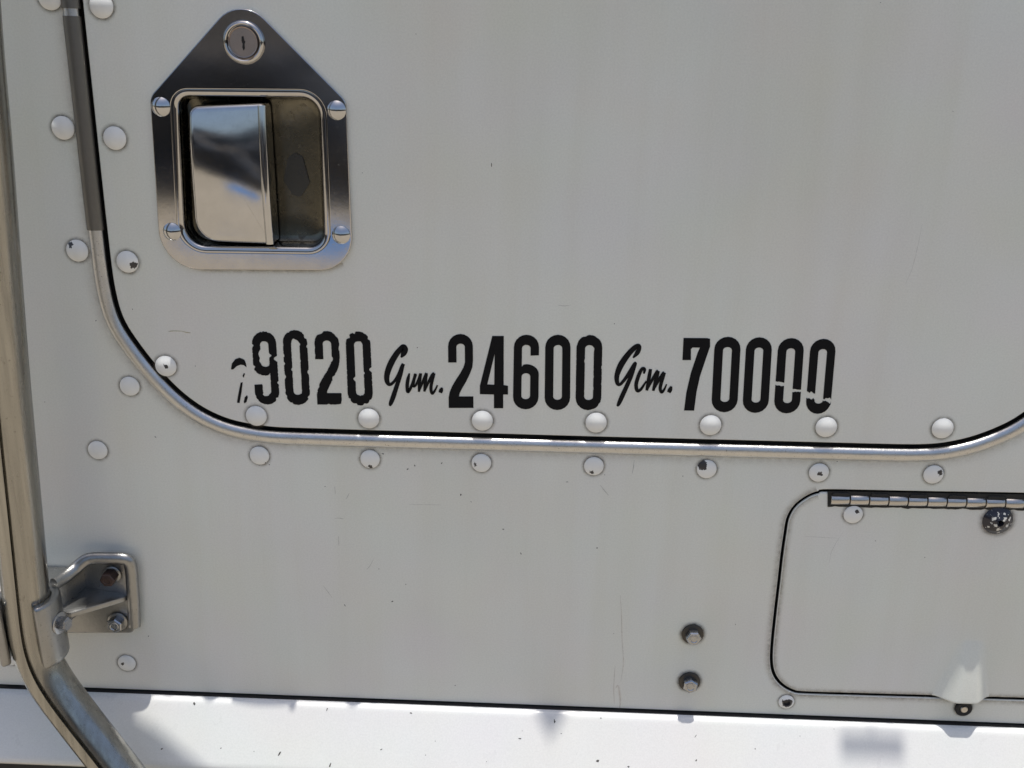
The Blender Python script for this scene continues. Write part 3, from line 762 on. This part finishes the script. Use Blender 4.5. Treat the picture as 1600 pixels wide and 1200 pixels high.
# ------------------------------------------------------------------ mirror rail and its bracket
YR = -.046; RAD = .0136
RAIL = [(-80, -900, YR), (-62, -300, YR), (-45, 0, YR), (-22, 250, YR), (4, 560, YR), (30, 820, YR), (40, 920, YR), (45, 965, YR), (52, 1005, YR), (66, 1042, YR-.0005), (88, 1078, YR-.002), (118, 1118, YR-.004), (165, 1178, YR-.008), (220, 1250, YR-.013), (300, 1360, YR-.02)]
rp = smooth_pts(resample(catmull([P(u, v, y) for u, v, y in RAIL], 8), .004), 4)
prof = []
for k in range(48):
    a = 2*math.pi*k/48 ; r_ = RAD
    prof.append((r_*math.cos(a), r_*math.sin(a)))
# a narrow groove along the front
g0 = R(101); prof = []
angs = [g0 + R(6) + (2*math.pi-R(12))*k/46 for k in range(47)]
for a in angs: prof.append((RAD*math.cos(a), RAD*math.sin(a)))
for da, rr in ((-3.6, .80), (3.6, .80)):
    a = g0+R(da); prof.append((RAD*rr*math.cos(a), RAD*rr*math.sin(a)))
rail = thing('grab_rail', 'dull aluminium tube rail with dark groove, bent near the sill, at left edge', 'rail', P(45, 965, YR))
obj('tube', sweep(rp, prof), M['rail'], rail)
gl = []
# bracket casting: base plate, rims, shelf, saddle
def bx(pts): return pxo(pts)
bp_o = round_poly(bx([(96, 905), (133, 871), (203, 870), (213, 985), (92, 985)]), [14*PX, 16*PX, 10*PX, 10*PX, 6*PX], 5)
br = obj('bracket', prism([bp_o], -.0035, .0035, .0008), M['cast'], rail, label='grey cast bracket plate bolted to the panel')
rim_px = [(84, 913, -.030), (100, 903, -.022), (118, 888, -.0135), (133, 876, -.010), (146, 872.5, -.0085), (170, 872.5, -.0075), (192, 873, -.007), (201, 877, -.0065), (205, 890, -.0055), (207, 915, -.0048), (209, 945, -.0045), (210, 978, -.0042)]
rimp = resample(catmull([P(u, v, y) for u, v, y in rim_px], 6), .002)
obj('rim', sweep(rimp, [(a*1.25, b*1.0) for a, b in circ(.0034, 14)]), M['cast'], br)
# web that carries the rim out to the saddle
sA = P(112, 957, -.034); sB = P(196, 932, -.006)
sz = (sA.z+sB.z)/2
top = [(sA.x-.012, -.002, sA.z+.002), (sA.x-.012, -.036, sA.z), (sA.x, -.034, sA.z), (sB.x, -.0065, sB.z), (sB.x+.001, -.002, sB.z)]
obj('shelf', hull_prism(top, .0038), M['cast'], br)
wA = P(96, 908, -.022)
web = [(P(70, 925, -.03).x, -.001), (P(70, 925, -.03).x, -.034)]
back = []
vsw = []
for p in rimp[:len(rimp)//2]: vsw.append(p)
vs, fs = [], []
for p in vsw: vs += [(p.x, p.y, p.z), (p.x, -.001, p.z-.0005), (p.x+.0004, p.y, p.z-.003), (p.x+.0004, -.001, p.z-.0035)]
for i in range(len(vsw)-1):
    a = 4*i; fs += [(a, a+4, a+5, a+1), (a+2, a+3, a+7, a+6), (a, a+2, a+6, a+4)]
obj('web', mesh_from(vs, fs, recalc=True), M['cast'], br)
# saddle: a U round the tube open to the front
cz0, cz1 = P(70, 925, -.04).z, P(75, 1017, -.04).z
cpt = min(rp, key=lambda p: abs(p.z-(cz0+cz1)/2)); tdir = None
i = rp.index(cpt); tdir = (rp[i-6]-rp[i+6]).normalized()
ri, ro = RAD+.0004, RAD+.0068; U = []
a0, a1 = -48, 228                  # degrees measured from +x towards +y (the wall)
for k in range(29): a = R(a0+(a1-a0)*k/28); U.append((ro*math.cos(a), ro*math.sin(a)))
for k in range(29): a = R(a1+(a0-a1)*k/28); U.append((ri*math.cos(a), ri*math.sin(a)))
vs, fs = [], []; n = len(U)
for zz in (cz1, cz0):
    off = tdir*((zz-cpt.z)/tdir.z)
    for a, b in U: vs.append((cpt.x+a+off.x, YR+b+off.y, zz))
for k in range(n): fs.append((k, (k+1) % n, n+(k+1) % n, n+k))
fs += [tuple(range(n)), tuple(range(2*n-1, n-1, -1))]
me = mesh_from(vs, fs, smooth=False, recalc=True)
bm = bmesh.new(); bm.from_mesh(me)
ed = [e for e in bm.edges if e.calc_face_angle(0) > R(30)]
bmesh.ops.bevel(bm, geom=ed, offset=.0022, segments=3, affect='EDGES', profile=.5, clamp_overlap=True); bm.to_mesh(me); bm.free()
obj('saddle', sharp(me, 40), M['cast'], br)
# block from the saddle back to the wall, both sides (the casting goes on to the left, out of the picture)
obj('foot', hull_prism([(cpt.x-.016, -.001, cz0-.004), (cpt.x-.012, -.03, cz0-.002), (cpt.x+.012, -.03, cz0-.002), (cpt.x+.018, -.001, cz0-.004)], .030), M['cast'], br)
obj('bracket_arm', hull_prism([(cpt.x-.075, -.001, cz0+.004), (cpt.x-.075, -.034, cz0+.003), (cpt.x-.016, -.040, cz0-.002), (cpt.x-.010, -.03, cz0-.002), (cpt.x-.014, -.001, cz0)], .026), M['cast'], br)
# unseen arm high above, shaped to cast the curved sill shadow: comes off the wall and sweeps out to the right
zu = z_seam+.95
arm = [(W(u, 1130)[0], y, zu) for u, y in ((206, -.002), (212, -.016), (232, -.0225), (262, -.026), (300, -.032), (350, -.041), (450, -.066), (560, -.10))]
obj('shadow_arm', sweep(resample(catmull(arm, 8), .004), circ(.0128, 24), up=Vector((0, 0, 1))), M['rail'], rail)
# bolts
hex_bolt(173, 900, br, 15, 12.5, .0085, 'rusty', 'cast', -.0036, 'bolt', .15)
hex_bolt(182, 974, br, 17, 13.5, .006, 'steel', 'cast', -.0036, 'bolt', -.2)
bb = hexprism(12*PX, .0072, .0007)
pb = P(103, 972, -.046)
o = obj('bolt', bb, M['steel'], br, (cpt.x+ro-.001, -.047, pb.z)); o.rotation_euler = (0, 0, R(78))
bw = lathe([(18*PX, -.001), (18*PX, .0014), (16*PX, .0018), (4*PX, .0018)], 28, False); bw.materials.append(M['steel'])
o2 = obj('washer', bw, None, o, (cpt.x+ro-.0008, -.047, pb.z))

# ------------------------------------------------------------------ paint chips, scratches, stains
def chip_mesh(u, v, a, L, wd, on=None, seed=0):
    rnd = random.Random(seed); pts = []; n = 9
    for k in range(n):
        t = 2*math.pi*k/n; r_ = rnd.uniform(.4, 1.05)
        q = (L*.5*r_*math.cos(t), wd*.5*r_*math.sin(t)); c, s = math.cos(R(a)), math.sin(R(a))
        uu, vv = u+q[0]*c-q[1]*s, v+q[0]*s+q[1]*c
        pts.append(on(uu, vv) if on else P(uu, vv, -.00008))
    return mesh_from(list(reversed(pts)), [tuple(range(n))], smooth=False)
def chips(parent, lst, name='paint_chips', on=None):
    o = obj(name, join([chip_mesh(*c, on=on, seed=i+len(lst)) for i, c in enumerate(lst)]), M['chip'], parent); o['kind'] = 'stuff'; return o
chips(cab, [(598, 709, 10, 5, 2), (637, 733, -40, 6, 3), (648, 727.5, 60, 5, 2), (690, 724, -35, 4, 2.5), (720, 773, -40, 6, 3.5), (786.5, 827, 20, 4, 2.5), (814, 865, 60, 4, 2), (933, 856, 0, 2.6, 2.6), (886, 753, 0, 5, 1), (613, 939.5, -30, 4, 2.2),
            (539, 946, 60, 5, 1.4), (634, 913, 0, 2, 2), (508, 760, 0, 2.2, 2.2), (736, 784, 50, 3, 1.2), (150, 501, -30, 3, 2), (243, 683, 30, 4, 2), (1149, 976, 80, 3, 1.3), (711, 1071, -40, 4, 1.6), (959, 990, 70, 3, 1.4), (592, 889, 0, 2, 1.5), (70, 628, 0, 2, 2), (232, 994, 0, 2.5, 2.5), (405, 727, 0, 2.5, 2), (421, 726, 0, 3, 2), (1067, 744, 0, 2, 2), (1308, 721, 0, 2, 2), (945, 742, 90, 2, 1)])
chips(door, [(768, 258, 88, 8, 2), (207, 483, 0, 2, 2), (305, 572, 0, 2, 2), (652, 543, 0, 2.4, 2.4), (566, 270, 0, 2, 1.6), (960, 506, 0, 2, 2), (488, 671, 0, 2, 1.5), (650, 53, 0, 1.6, 1.6), (1376, 4, 0, 2.4, 1.6), (1489, 174, 0, 1.6, 1.6)])
chips(hatch, [(1445, 871, 0, 2, 2), (1487, 1084.5, 80, 4, 2.4), (1368, 845, 0, 1.4, 1.4)])
chips(cab, [(642, 1114, 20, 5, 3), (866.6, 1127, 80, 8, 3), (877, 1146, 0, 3, 2), (812, 1154, 0, 6, 2.4), (816, 1142, 60, 3, 1.2), (680, 1158, 0, 2, 2), (665, 1180, 0, 2, 2), (934, 1189, 40, 9, 6), (1088, 1188, -30, 5, 3), (1087, 1150, -60, 6, 1.4), (939, 1122, 0, 3, 2), (982, 1198, 0, 4, 3),
            (304, 1099.5, 70, 6, 4), (253, 1170, -20, 5, 3), (345, 1169, -30, 4, 2), (437, 1177, -58, 12, 4), (511, 1108.5, -70, 6, 2.5), (516, 1195, -65, 10, 3), (596, 1171, -30, 5, 2.5), (397, 1174, 0, 2, 2), (1303, 1139, 0, 2, 2), (760, 1190, 0, 3, 2), (1180, 1170, 30, 3, 2), (1250, 1150, 0, 2, 2)], on=lambda u, v: sill_pt(u, v, .0001))
def lines(parent, lst, mat, name):
    ms = []
    for pts, w in lst:
        c = catmull([P(u, v, -.0001) for u, v in pts], 6); n = len(c)
        ms.append(ribbon(c, [w*PX*(.35+.65*math.sin(math.pi*(i+.5)/n)) for i in range(n)]))
    vs = bmesh.new()
    for m in ms: vs.from_mesh(m)
    me = bpy.data.meshes.new('l'); vs.to_mesh(me); vs.free()
    o = obj(name, me, M[mat], parent); o['kind'] = 'stuff'; return o
lines(cab, [([(938, 758), (944, 766), (951, 774)], 2.2), ([(523, 810), (530, 809.5), (537, 811)], 1.6), ([(523, 760), (524, 772)], 1.6), ([(546, 770), (541, 780)], 1.5), ([(529, 838), (529.5, 852)], 1.6), ([(991, 718), (990, 728), (988, 740)], 1.8), ([(584, 873), (578, 884), (573, 890)], 1.3), ([(505, 915), (520, 935)], 1.2), ([(640, 788), (690, 789)], 1.0)], 'scratch', 'scratches')
lines(door, [([(872, 477), (882, 478), (892, 476.5)], 1.6), ([(1441, 350), (1434, 385), (1425, 420), (1414, 445)], .7)], 'scratch', 'scratches')
lines(hatch, [([(1256, 838), (1310, 841)], .7), ([(1318, 830), (1300, 860), (1296, 880)], .7)], 'scratch', 'scratches')
lines(door, [([(263, 518), (272, 517), (284, 517.5)], 2.4), ([(284, 517.5), (292, 519.5), (298, 520)], 2.0)], 'yellow_line', 'yellow_scrape')
lines(cab, [([(969, 930), (971, 960), (972, 1000), (974, 1035), (970, 1065)], 2.6), ([(961, 1040), (959, 1075), (960, 1100)], 2.6), ([(962, 1075), (966, 1072), (969, 1092), (968, 1110)], 5)], 'rust_line', 'rust_streaks')
def edge_grime(parent, pts, w, name='grime', y=-.00006):
    me = ribbon([(p[0], y, p[1]) for p in pts], w, n_off=.5)
    o = obj(name, me, M['grime_edge'], parent); o['kind'] = 'stuff'
vis = [p for p in trim2 if p[1] < W(100, -20)[1]]
edge_grime(cab, [(p[0], p[1]) for p in reversed(vis)], .0125)
edge_grime(door, pxo([(535, 410), (515, 418), (495, 421.5), (400, 421), (318, 419.5), (290, 409)]), .004)
hh = [W(u, v) for u, v in HATCH_PX[1:21]]
hh = [(p.x, p.y) for p in resample(catmull([(*p, 0) for p in hh], 6), .002)]
edge_grime(cab, list(reversed(offset(hh, -.0014)[1:-1])), .0050)
edge_grime(hatch, offset(hh, .0016)[1:-1], .0040)
